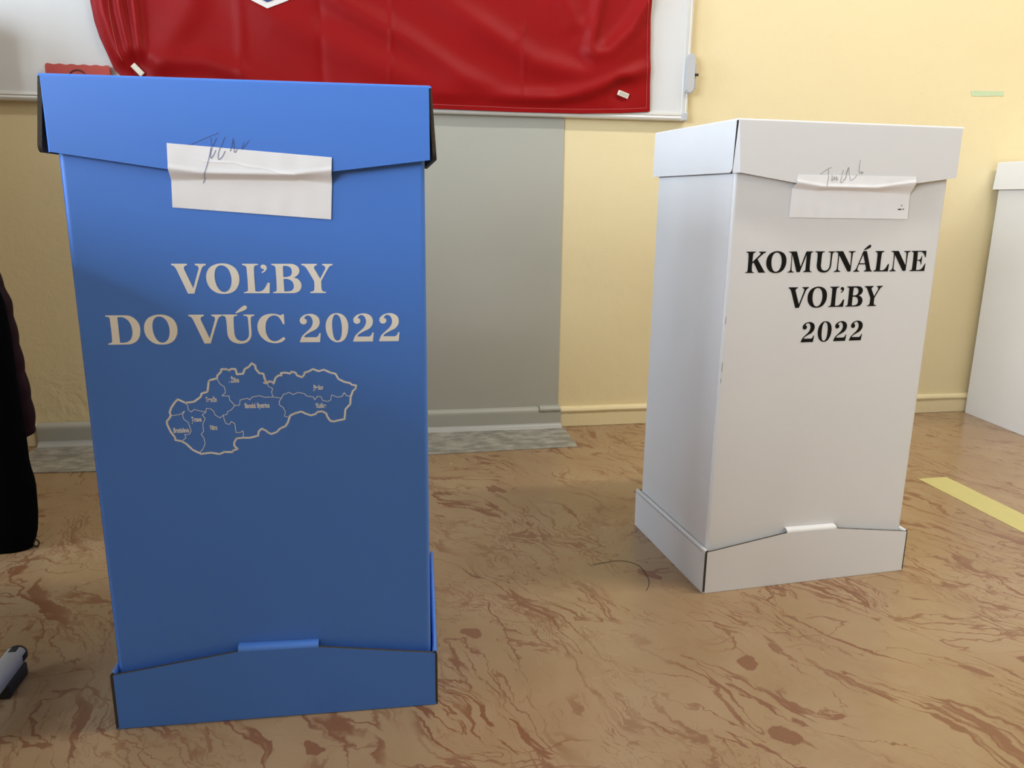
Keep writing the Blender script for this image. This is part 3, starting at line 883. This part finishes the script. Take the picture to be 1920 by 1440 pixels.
def glyph_line(name, lines, y, mat, parent):
    cu = bpy.data.curves.new('glyph_outline', 'CURVE')
    cu.dimensions = '2D'
    cu.fill_mode = 'BOTH'
    for zb, chars in lines:
        for ch, x in chars:
            for cont in GLY[ch]:
                pts = hermite(cont)
                sp = cu.splines.new('POLY')
                sp.points.add(len(pts) - 1)
                for k, (a, b) in enumerate(pts):
                    sp.points[k].co = (x + a * UNIT, zb + b * UNIT, 0, 1)
                sp.use_cyclic_u = True
    return curve_to_mesh(name, cu, y, mat, parent)


def curve_to_mesh(name, cu, y, mat, parent):
    tmp = bpy.data.objects.new('tmp_outline', cu)
    COL.objects.link(tmp)
    bpy.context.view_layer.update()
    dg = bpy.context.evaluated_depsgraph_get()
    me = bpy.data.meshes.new_from_object(tmp.evaluated_get(dg), depsgraph=dg)
    COL.objects.unlink(tmp)
    bpy.data.objects.remove(tmp)
    me.transform(Matrix(((1, 0, 0, -BW / 2), (0, 0, -1, y - BD / 2), (0, 1, 0, 0), (0, 0, 0, 1))))
    me.name = name
    me.materials.clear()
    return link(name, me, [mat], parent)


def front(y):
    return lambda u, v: (u - BW / 2, y - BD / 2, v)


CREASE = [(0.1736, 0.8102), (0.1847, 0.8053), (0.2204, 0.8047), (0.2381, 0.8001), (0.2523, 0.799), (0.269, 0.7952), (0.2779, 0.7921), (0.2949, 0.791)]


def flap_edge(x):
    return lerp_table([(0.001, 0.8145), (0.178, 0.7900), (0.293, 0.7895), (0.469, 0.8125)], x)


class Seal:
    def __init__(self, TL, TR, BR, BL, widths, creased):
        self.c = (TL, TR, BR, BL)
        self.w = widths
        self.creased = creased

    def y(self, x, z):
        zf = flap_edge(x) + 0.002
        w = lerp_table(self.w, x)
        y = -0.0016 + (0.0128 * (1 - sstep(zf - w, zf, z)))
        y -= 0.0007 * math.exp(-((z - zf - 0.001) / 0.003) ** 2)
        if self.creased:
            d, _ = seg_dist(x, z, CREASE)
            y -= 0.0006 * math.exp(-(d / 0.0010) ** 2)
        y -= 0.0006 * (0.5 + noise.noise(Vector((x * 40, z * 40, 3))))
        return min(y, 0.0115)

    def inside(self, x, z):
        TL, TR, BR, BL = self.c
        return z < TL[1] + (TR[1] - TL[1]) * (x - TL[0]) / (TR[0] - TL[0])

    def build(self, parent, nx=140, nz=90):
        TL, TR, BR, BL = self.c
        bm = bmesh.new()
        rows = []
        for j in range(nz + 1):
            t = j / nz
            row = []
            for i in range(nx + 1):
                s = i / nx
                x = (TL[0] * (1 - s) + TR[0] * s) * (1 - t) + (BL[0] * (1 - s) + BR[0] * s) * t
                z = (TL[1] * (1 - s) + TR[1] * s) * (1 - t) + (BL[1] * (1 - s) + BR[1] * s) * t
                row.append(bm.verts.new(front(self.y(x, z))(x, z)))
            rows.append(row)
        for a, b in zip(rows, rows[1:]):
            for i in range(nx):
                bm.faces.new((a[i], a[i + 1], b[i + 1], b[i]))
        return from_bm('paper_seal', bm, [M_PAPER], parent, True)

    def strokes(self, name, strokes, width, mat, parent):
        bm = bmesh.new()

        def f(u, v):
            y = self.y(u, v) - 0.0006 if self.inside(u, v) else -0.0005
            return front(y)(u, v)
        for s in strokes:
            pts = smooth_line([(a * UNIT, b * UNIT) for a, b in s], 6)
            ribbon(bm, pts, width, f)
        return from_bm(name, bm, [mat], parent)


def ballot_box(name, loc, rz, label, mat, lean, base=True, curl=0.004, body_z=0.004):
    """local frame: front-left-bottom corner of the tray is (0, 0, 0), shifted so the Empty sits at the middle of the base"""
    o = empty(name, loc, rz, label, 'ballot box', 'cardboard ballot boxes')
    ox, oy = -BW / 2, -BD / 2

    def L(x, y, z):
        return (x + ox, y + oy, z)
    # ---- body: tall carton with softly rounded corners
    bx0, bx1, by0, by1, r = 0.0085, 0.4610, 0.0125, 0.3380, 0.006
    bm = bmesh.new()
    ring = []
    for cx, cy, a0 in ((bx1 - r, by0 + r, -90), (bx1 - r, by1 - r, 0), (bx0 + r, by1 - r, 90), (bx0 + r, by0 + r, 180)):
        for k in range(6):
            a = math.radians(a0 + 18 * k)
            ring.append((cx + r * math.cos(a), cy + r * math.sin(a)))
    n = len(ring)
    lv = [[bm.verts.new(L(x, y, z)) for x, y in ring] for z in (body_z, 0.8995)]
    for k in range(n):
        f = bm.faces.new((lv[0][k], lv[0][(k + 1) % n], lv[1][(k + 1) % n], lv[1][k]))
        f.smooth = False
    bm.faces.new(list(reversed(lv[0]))); bm.faces.new(lv[1])
    body = from_bm('body', bm, [mat], o)
    # overlap flap glued to the left side
    bm = bmesh.new()
    slab(bm, [(0.017, 0.019), (0.064, 0.019), (0.0645, 0.45), (0.064, 0.895), (0.017, 0.895)], lambda u, v: L(bx0 - 0.0009, u, v), lambda u, v: L(bx0 + 0.0004, u, v), 0, 0)
    from_bm('glue_flap', bm, [mat], body)

    # ---- lid
    lz0, lz1 = 0.8123, BH
    bm = bmesh.new()
    slab(bm, [(0.003, 0.003), (BW - 0.003, 0.003), (BW - 0.003, BD - 0.003), (0.003, BD - 0.003)], lambda u, v: L(u, v, lz1), lambda u, v: L(u, v, lz1 - 0.0035), 0, 0)
    roll = [(0.0, 0.0034), (0.0003, 0.0019), (0.0010, 0.0008), (0.0021, 0.0002), (0.0034, -0.0001)]
    for loop in range(4):       # the scored fold all round the top is softly rounded
        def at(s, d, h):
            c = ((d, d), (BW - d, d), (BW - d, BD - d), (d, BD - d))
            p, q = c[loop], c[(loop + 1) % 4]
            return L(p[0] + (q[0] - p[0]) * s, p[1] + (q[1] - p[1]) * s, lz1 - h)
        g0 = [bm.verts.new(at(0, d, h)) for d, h in roll]
        g1 = [bm.verts.new(at(1, d, h)) for d, h in roll]
        for k in range(4):
            f = bm.faces.new((g0[k], g1[k], g1[k + 1], g0[k + 1])); f.smooth = True
    lid = from_bm('lid', bm, [mat, M_KRAFT], o)
    fl, th = 0.0115 if curl > 0.005 else 0.004, 0.0035
    for nm, ya, yb in (('front_flap', 0.0, th), ('back_flap', BD, BD - th)):
        bm = bmesh.new()
        poly = [(0.0030, lz1 - 0.0031), (fl, 0.8140 - 0.0004), (0.178, 0.7900), (0.293, 0.7895), (0.4675, 0.8125), (0.4672, lz1 - 0.0031)]
        slab(bm, poly, lambda u, v: L(u, ya, v), lambda u, v: L(u, yb, v), 0, 1)
        if ya == 0.0:   # the score line lets the left end of the flap curl back
            tri = [(0.0030, 0.0, lz1 - 0.0031), (fl, 0.0, 0.8136), (fl - (0.0118 if curl > 0.005 else 0.003), curl, 0.8130), (0.0022, 0.001, lz1 - 0.0033)]
            v = [bm.verts.new(L(*p)) for p in tri]
            bm.faces.new(v)
        from_bm(nm, bm, [mat, M_KRAFT], lid)
    for sx, ln in ((0, lean[0]), (1, lean[1])):
        bm = bmesh.new()
        xs = 0.0 if sx == 0 else BW
        sg = -1 if sx == 0 else 1
        y0 = 0.0075 if curl > 0.005 else 0.0045

        def xo(v, t):
            k = (lz1 - v) / (lz1 - lz0)
            return xs + sg * (ln * k) - sg * t
        rc = 0.010
        poly = [(y0 - 0.003, lz1 - 0.0031)] + [(y0 + rc - rc * math.cos(a), lz0 + 0.001 + rc - rc * math.sin(a)) for a in [math.pi / 2 * k / 5 for k in range(6)]] + [(BD - 0.001, lz0), (BD - 0.001, lz1 - 0.0031)]
        a_ = [bm.verts.new(L(xo(v, 0), u, v)) for u, v in poly]
        b_ = [bm.verts.new(L(xo(v, 0.0052), u, v)) for u, v in poly]
        f = bm.faces.new(a_); f.material_index = 0
        f = bm.faces.new(list(reversed(b_))); f.material_index = 1
        for k in range(len(poly)):
            j = (k + 1) % len(poly)
            f = bm.faces.new((a_[j], a_[k], b_[k], b_[j])); f.material_index = 1 if k != len(poly) - 1 else 0
        from_bm('side_flap', bm, [mat, M_KRAFT], lid)

    # ---- tray around the foot
    if base:
        bm = bmesh.new(); box(bm, 0.001 + ox, BW - 0.001 + ox, 0.001 + oy, BD - 0.001 + oy, 0.0004, 0.0036)
        tray = from_bm('base_tray', bm, [mat, M_KRAFT], o)
        for nm, ya, yb in (('front_wall', 0.0, 0.004), ('back_wall', BD, BD - 0.004)):
            bm = bmesh.new()
            poly = [(0.0045, 0.0006), (BW - 0.0035, 0.0006), (BW - 0.0035, 0.0897), (0.2945, 0.1128), (0.1795, 0.1138), (0.0045, 0.0890)]
            slab(bm, poly, lambda u, v: L(u, ya, v), lambda u, v: L(u, yb, v), 0, 1)
            from_bm(nm, bm, [mat, M_KRAFT], tray)
            bm = bmesh.new()       # rounded fold where the wall turns inwards between two slits
            sg = 1 if ya == 0 else -1
            prof = [(0.0, 0.1125), (0.0006, 0.1155), (0.0022, 0.1182), (0.006, 0.1203), (0.0118, 0.1210)]
            prof = [(ya + sg * y, z) for y, z in prof]
            rr = [[bm.verts.new(L(x, y, z + dz)) for (y, z), dz in zip(prof, (0, d * .5, d, d, d))] for x, d in ((0.1795, 0.0008), (0.1815, 0.0008), (0.292, -0.0012), (0.2945, -0.0016))]
            for a, b in zip(rr, rr[1:]):
                for k in range(len(prof) - 1):
                    f = bm.faces.new((a[k], b[k], b[k + 1], a[k + 1])); f.smooth = True
            from_bm('fold_tab', bm, [mat], tray)
        for sx in (0, 1):
            bm = bmesh.new()
            xs = 0.0 if sx == 0 else BW
            sg = 1 if sx == 0 else -1
            lean_t = 0.0015 if sx == 0 else lean[2]
            zt = 0.0925
            # doubled side wall with a rolled top; outward lean grows towards the back
            prof = [(0.0, 0.0006), (0.0, 0.086), (0.0009, 0.0905), (0.0030, 0.0930), (0.0052, 0.0930), (0.0068, 0.0908), (0.0074, 0.086), (0.0074, 0.004)]
            rr = []
            for t in (0.001, 0.12, 0.24, BD - 0.0005):
                rr.append([bm.verts.new(L(xs + sg * x - sg * lean_t * (t / BD) * (z / 0.09), t, z)) for x, z in prof])
            for a, b in zip(rr, rr[1:]):
                for k in range(len(prof) - 1):
                    f = bm.faces.new((a[k], b[k], b[k + 1], a[k + 1])); f.smooth = 1 < k < 6
            for q in (rr[0], list(reversed(rr[-1]))):
                f = bm.faces.new(q); f.material_index = 1
            sw = from_bm('side_wall', bm, [mat, M_KRAFT], tray)
            bm = bmesh.new()       # line of perforations along the fold
            for k in range(52):
                t = 0.012 + k * 0.0064
                x = xs + sg * (-0.0003) - sg * lean_t * (t / BD)
                bm.faces.new([bm.verts.new(L(x, t + du, 0.0855 + dv)) for du, dv in ((0, 0), (0.0030, 0), (0.0030, 0.0020), (0, 0.0020))])
            from_bm('perforation', bm, [M_KRAFT], sw)
    return o, body


# ---- blue box
WH = 0.0071
L1 = [('V', 0.1304), ('O', 0.173), ('L', 0.2197), ('caron', 0.2197), ('B', 0.2568), ('Y', 0.2956)]
NUM = [('2', 0.2886), ('0', 0.3241), ('2', 0.3599), ('2', 0.3951)]


def place(ox, oy, yaw):
    """world position of the base centre from that of the front-left corner"""
    return (ox + math.cos(yaw) * BW / 2 - math.sin(yaw) * BD / 2, oy + math.sin(yaw) * BW / 2 + math.cos(yaw) * BD / 2, 0.0)


yb = -0.030546
blue, bbody = ballot_box('ballot_box', place(-0.8384, -1.4367, yb), yb,
                         'tall blue cardboard ballot box with cream lettering and a printed map', M_BLUE, (0.0125, 0.0065, 0.010))
glyph_mesh('printed_line', [(0.6376, L1), (0.5705, [('D', 0.0427), ('O', 0.0894), ('V', 0.1462), ('U', 0.1888), ('acute', 0.1888), ('C', 0.2341)] + NUM)], 0.0121, M_INK_CREAM, bbody)
bm = bmesh.new()
ribbon(bm, [(a * UNIT, b * UNIT) for a, b in MAPD['out']], 0.0027, front(0.0121), closed=True)
for ln in MAPD['ins']:
    ribbon(bm, [(a * UNIT, b * UNIT) for a, b in ln], 0.00085, front(0.0122))
for a, b in MAPD['dot']:
    bm.faces.new([bm.verts.new(front(0.0121)(a * UNIT + 0.0008 * math.cos(k * math.pi / 5), b * UNIT + 0.0008 * math.sin(k * math.pi / 5))) for k in range(10)])
pm = tag(from_bm('printed_map', bm, [M_INK_WHITE], bbody), 'white outline map of a country with its regions')
for txt, x0, zb, x1 in MAPD['lab']:
    cu = bpy.data.curves.new('town_name', 'FONT')
    cu.body = txt
    cu.size = 0.0098
    cu.fill_mode = 'BOTH'
    cu.offset = 0.00028
    tmp = bpy.data.objects.new('tmp_text', cu)
    COL.objects.link(tmp)
    bpy.context.view_layer.update()
    dg = bpy.context.evaluated_depsgraph_get()
    me = bpy.data.meshes.new_from_object(tmp.evaluated_get(dg), depsgraph=dg)
    COL.objects.unlink(tmp)
    bpy.data.objects.remove(tmp)
    xs = [v.co.x for v in me.vertices]
    sx = (x1 - x0) * UNIT / (max(xs) - min(xs))
    for v in me.vertices:
        v.co = front(0.0121)(x0 * UNIT + (v.co.x - min(xs)) * sx, zb * UNIT + v.co.y)
    me.materials.clear()
    link('printed_town_name', me, [M_INK_WHITE], bbody)
sealB = Seal((0.1416, 0.8269), (0.3420, 0.8135), (0.3370, 0.7350), (0.1386, 0.7485), [(0.14, 0.017), (0.18, 0.009), (0.30, 0.008), (0.34, 0.019)], True)
sb = tag(sealB.build(blue), 'white paper strip stuck over the lid edge')
sealB.strokes('signature', [[[1677, 8249], [1820, 8311], [1925, 8358], [2039, 8404]], [[1942, 8339], [1945, 8257], [1921, 8143], [1880, 8014], [1825, 7872], [1787, 7794]], [[2012, 8341], [1968, 8258], [1935, 8156], [1933, 8098], [1965, 8131], [1999, 8195]], [[2112, 8356], [2069, 8260], [2027, 8157], [2025, 8081], [2072, 8120], [2109, 8185]], [[2215, 8345], [2172, 8186], [2213, 8320], [2219, 8250], [2217, 8187], [2232, 8174], [2264, 8226]], [[2339, 8297], [2308, 8214], [2405, 8324]]], 0.00065, M_PEN, sb)

# ---- white box
yw = 0.07164
white, wbody = ballot_box('ballot_box', place(0.1814, -1.1825, yw), yw,
                          'tall white cardboard ballot box with black lettering on its front', M_WHITE, (0.0, 0.003, 0.002), curl=0.0062)
glyph_mesh('printed_line', [(0.6360, [('K', 0.0435), ('O', 0.0859), ('M', 0.1315), ('U', 0.1869), ('N', 0.23), ('A', 0.2733), ('acute', 0.2733 + 0.0002), ('L', 0.3177), ('N', 0.3532), ('E', 0.3994)]),
                             (0.5693, [(c, x + WH) for c, x in L1]), (0.5025, [(c, x - 0.114) for c, x in NUM])], 0.0121, M_INK_BLACK, wbody)
sealW = Seal((0.1255, 0.8125), (0.3770, 0.8134), (0.3795, 0.7350), (0.1235, 0.7365), [(0.13, 0.012), (0.20, 0.006), (0.29, 0.007), (0.375, 0.024)], False)
sw_ = tag(sealW.build(white), 'white paper strip stuck over the lid edge')
sealW.strokes('signature', [[[1722, 8136], [1821, 8205], [1902, 8249], [1937, 8253]], [[1884, 8218], [1883, 8109], [1875, 7999], [1866, 7932]], [[1953, 8129], [1958, 8025], [2000, 8099], [2014, 8038], [2050, 8100], [2061, 8033], [2076, 8070]], [[2194, 8218], [2153, 8090], [2142, 8004], [2172, 7998], [2214, 8066]], [[2290, 8269], [2267, 8165], [2232, 8042], [2290, 8263], [2319, 8154], [2339, 8056], [2370, 8044], [2444, 8095], [2475, 8138]], [[2527, 8402], [2519, 8304], [2524, 8207], [2551, 8170], [2577, 8202], [2589, 8165], [2622, 8190]]], 0.0007, M_PEN_GREY, sw_)
bm = bmesh.new()
for x, z, w, h in ((0.3545, 0.7520, 0.0075, 0.0022), (0.3650, 0.7525, 0.0030, 0.0020), (0.3605, 0.7590, 0.0022, 0.0022)):
    y = sealW.y(x, z) - 0.0008
    bm.faces.new([bm.verts.new(front(y)(x + a, z + b)) for a, b in ((0, 0), (w, 0.0003), (w, h), (0, h - 0.0003))])
tag(from_bm('ink_specks', bm, [M_INK_BLACK], sw_), 'small black print specks in the corner of the paper')

for x, z0, z1 in ((0.0118, 0.540, 0.557), (0.0116, 0.450, 0.470), (0.0112, 0.428, 0.439)):
    bm = bmesh.new()
    bm.faces.new([bm.verts.new(front(0.0123)(x + a, z)) for a, z in ((0, z0), (0.0009, z0 + 0.003), (0.0012, z1), (0.0003, z1 - 0.002))])
    tag(from_bm('edge_scuff', bm, [M_KRAFT], wbody), 'small tear in the white facing along the corner')

# ---- plain box against the wall on the right
y3 = math.radians(-3.47)
o3 = (1.7244, -0.0165)
p3 = (o3[0] - (math.cos(y3) * 0.0085 - math.sin(y3) * 0.338), o3[1] - (math.sin(y3) * 0.0085 + math.cos(y3) * 0.338))
third, tbody = ballot_box('ballot_box', place(p3[0], p3[1], y3), y3,
                          'plain white ballot box without a tray, against the wall at the right edge', M_WHITE, (0.006, 0.003, 0.002), base=False, curl=0.0062, body_z=0.0005)

# ------------------------------------------------------------------ school desk whose foot shows at the lower left
dk = empty('school_desk', (-1.65, -1.5, 0), 0, 'school desk left of the blue box, only its grey foot bar with black cap showing', 'desk')


def dpart(name, bm, mat, parent=None, smooth=False):
    o = from_bm(name, bm, [mat], parent or dk, smooth)
    if parent is None:
        o.location = -Vector(dk.location)
    return o


bm = bmesh.new(); box(bm, -2.30, -1.00, -1.78, -1.20, 0.735, 0.757); bevel_all(bm, 0.004, 2); dpart('tabletop', bm, M_WOOD)
for xc in (-1.0375, -2.26):
    bm = bmesh.new()
    y0, y1, hw, hz = -1.76, -1.262, 0.0150, 0.0145
    rg = []
    for y in (y0, y1):
        rg.append([bm.verts.new((xc + hw * math.copysign(abs(math.cos(a)) ** 0.7, math.cos(a)), y, 0.0315 + hz * math.copysign(abs(math.sin(a)) ** 0.7, math.sin(a)))) for a in [2 * math.pi * k / 24 for k in range(24)]])
    for k in range(24):
        f = bm.faces.new((rg[0][k], rg[0][(k + 1) % 24], rg[1][(k + 1) % 24], rg[1][k])); f.smooth = True
    bm.faces.new(rg[0]); bm.faces.new(rg[1])
    fb = dpart('foot_bar', bm, M_GREYMETAL)
    for ye, sg in ((y1, 1), (y0, -1)):
        bm = bmesh.new()
        ra = []
        for y, s in ((ye - sg * 0.014, 1.06), (ye + sg * 0.003, 1.06), (ye + sg * 0.009, 0.9), (ye + sg * 0.012, 0.6)):
            ra.append([bm.verts.new((xc + s * hw * math.cos(a), y, 0.0315 + s * hz * math.sin(a))) for a in [2 * math.pi * k / 20 for k in range(20)]])
        for a, b in zip(ra, ra[1:]):
            for k in range(20):
                f = bm.faces.new((a[k], a[(k + 1) % 20], b[(k + 1) % 20], b[k])); f.smooth = True
        bm.faces.new(ra[0]); bm.faces.new(ra[-1])
        tag(dpart('end_cap', bm, M_BLACKPLASTIC, fb), 'black plastic end cap')
        bm = bmesh.new()
        box(bm, xc - 0.015, xc + 0.0175, ye - sg * 0.075 if sg > 0 else ye + 0.005, ye - 0.005 if sg > 0 else ye + 0.075, 0.0004, 0.0235)
        bevel_all(bm, 0.004, 2)
        tag(dpart('rubber_foot', bm, M_BLACKPLASTIC, fb), 'black rubber foot')
    bm = bmesh.new(); tube(bm, [(xc, -1.5, 0.045), (xc, -1.5, 0.736)], 0.02, 14); dpart('leg', bm, M_GREYMETAL)
bm = bmesh.new(); tube(bm, [(-1.0375, -1.5, 0.66), (-2.26, -1.5, 0.66)], 0.012, 12); dpart('crossbar', bm, M_GREYMETAL)

# ------------------------------------------------------------------ added unseen furniture beside the board, blocks window light from the left wall
cu_ = empty('shade_cupboard', (-2.12, -0.28, 0), 0, 'added wooden storage unit left of the whiteboard, blocks light from the windows', 'shade_cupboard')
bm = bmesh.new(); box(bm, -0.48, 0.48, -0.27, 0.285, 0.06, 1.27); bevel_all(bm, 0.003, 1); from_bm('carcass', bm, [M_WOOD], cu_)
bm = bmesh.new(); box(bm, -0.46, 0.46, -0.25, 0.28, 0.0005, 0.06); from_bm('plinth', bm, [M_BLACKPLASTIC], cu_)
for sx in (-1, 1):
    bm = bmesh.new(); box(bm, min(0.004 * sx, 0.472 * sx), max(0.004 * sx, 0.472 * sx), -0.290, -0.2705, 0.07, 1.26); bevel_all(bm, 0.002, 1)
    dr = from_bm('door', bm, [M_WOOD], cu_)
    bm = bmesh.new(); tube(bm, [(0.04 * sx, -0.302, 0.80), (0.04 * sx, -0.302, 0.92)], 0.006, 8); from_bm('handle', bm, [M_GREYMETAL], dr)

# ------------------------------------------------------------------ added unseen furniture further back, keeps window light off the lower blue box
lc = empty('shade_cabinet', (-2.0, -2.42, 0), 0, 'added low wooden cabinet left of the camera, blocks light from the windows', 'cabinet')
bm = bmesh.new(); box(bm, -0.55, 0.55, -0.52, 0.52, 0.05, 0.92); bevel_all(bm, 0.003, 1); from_bm('carcass', bm, [M_WOOD], lc)
bm = bmesh.new(); box(bm, -0.53, 0.53, -0.50, 0.50, 0.0005, 0.05); from_bm('plinth', bm, [M_BLACKPLASTIC], lc)
bm = bmesh.new(); box(bm, -0.57, 0.57, -0.54, 0.54, 0.92, 0.945); bevel_all(bm, 0.003, 1); from_bm('top_board', bm, [M_WOOD], lc)

# ------------------------------------------------------------------ two coats hung at the left edge, against the added light blocker
def coat_mesh(zs, xr, xl, yf, yb, waves, amp, puff=0.0, seed=0, n=72):
    """closed hanging cloth shape: rings from the hem up, right/left edges per height"""
    bm = bmesh.new()
    rings = []
    for z in zs:
        x1, x0 = lerp_table(xr, z), lerp_table(xl, z)
        y0, y1 = lerp_table(yf, z), lerp_table(yb, z)
        rg = []
        for k in range(n):
            a = 2 * math.pi * k / n
            cx = math.copysign(abs(math.cos(a)) ** 0.55, math.cos(a))
            sy = math.copysign(abs(math.sin(a)) ** 0.8, math.sin(a))
            x = (x0 + x1) / 2 + (x1 - x0) / 2 * cx
            y = (y0 + y1) / 2 + (y1 - y0) / 2 * sy
            y += amp * math.sin(waves * (x * 9 + 0.7 * noise.noise(Vector((x * 3, z * 2, seed))))) * (0.4 + 0.6 * abs(sy)) * max(0.15, 1 - z)
            zz = z + (0.012 * noise.noise(Vector((x * 5, seed, 1))) if z < zs[0] + 0.02 and zs[0] > 0.1 else 0)
            p = puff * abs(math.sin(math.pi * (zz / 0.062)))
            rg.append(bm.verts.new((x + p * cx, y + p * sy, zz)))
        rings.append(rg)
    for a, b in zip(rings, rings[1:]):
        for k in range(n):
            f = bm.faces.new((a[k], a[(k + 1) % n], b[(k + 1) % n], b[k])); f.smooth = True
    bm.faces.new(list(reversed(rings[0]))); bm.faces.new(rings[-1])
    return bm


zs = [0.0015, 0.008, 0.02] + [0.04 + 0.02 * k for k in range(54)]
bc = empty('black_coat', (-1.5, -0.72, 0), 0, 'long black coat hanging to the floor at the left edge', 'coat')
o = from_bm('cloth', coat_mesh(zs, [(0.0, -1.207), (0.03, -1.1955), (0.075, -1.1895), (0.15, -1.187), (0.175, -1.192), (0.195, -1.195), (0.253, -1.195), (0.37, -1.199), (0.484, -1.201), (0.54, -1.206), (0.68, -1.24), (0.80, -1.29), (1.0, -1.33), (1.07, -1.38), (1.11, -1.55)],
            [(0.0, -1.90), (0.8, -1.86), (1.05, -1.82), (1.11, -1.66)], [(0.0, -0.80), (0.6, -0.765), (1.11, -0.74)], [(0.0, -0.712), (1.11, -0.700)], 3, 0.010, 0, 1), [M_BLACKCLOTH], bc)
o.location = -Vector(bc.location)
bm = bmesh.new()
tube(bm, [(-1.1975 + 0.006 * math.cos(a), -0.765, 0.0105 + 0.008 * math.sin(a)) for a in [2 * math.pi * k / 16 for k in range(16)]], 0.0018, 6, closed=True)
o = tag(from_bm('zip_pull', bm, [M_BLACKPLASTIC], bc, True), 'small loop at the hem'); o.location = -Vector(bc.location)
zs = [0.213, 0.218, 0.226] + [0.236 + 0.0105 * k for k in range(81)]
rc = empty('puffer_jacket', (-1.5, -0.64, 0.21), 0, 'dark maroon quilted jacket hanging behind the black coat at left', 'jacket')
o = from_bm('quilted_shell', coat_mesh(zs, [(0.213, -1.245), (0.225, -1.224), (0.234, -1.2185), (0.26, -1.2165), (0.316, -1.2185), (0.353, -1.222), (0.42, -1.227), (0.4616, -1.230), (0.532, -1.235), (0.5725, -1.246), (0.70, -1.28), (0.9, -1.33), (1.0, -1.38), (1.05, -1.44), (1.09, -1.6)],
            [(0.2, -1.86), (1.02, -1.78), (1.09, -1.66)], [(0.2, -0.682), (0.8, -0.676)], [(0.2, -0.612), (0.8, -0.606)], 2, 0.004, 0.0035, 4), [M_MAROON], rc)
o.location = -Vector(rc.location)

# ------------------------------------------------------------------ ceiling lamps
for (x, y), pw in zip(LAMPS, LAMP_POWER):
    lf = empty('ceiling_light', (x, y, RZ), 0, 'long white ceiling light above the room, out of the picture', 'ceiling light', 'ceiling lights')
    bm = bmesh.new(); box(bm, -0.65, 0.65, -0.09, 0.09, -0.06, -0.001); from_bm('housing', bm, [M_FRAMEWHITE], lf)
    bm = bmesh.new(); box(bm, -0.62, 0.62, -0.06, 0.06, -0.075, -0.0605); from_bm('diffuser', bm, [M_DIFF], lf)
    area_light('lamp_light', (0, 0, -0.078), (0, 0, 0), 1.22, 0.11, pw, LAMP_COLOR, lf)
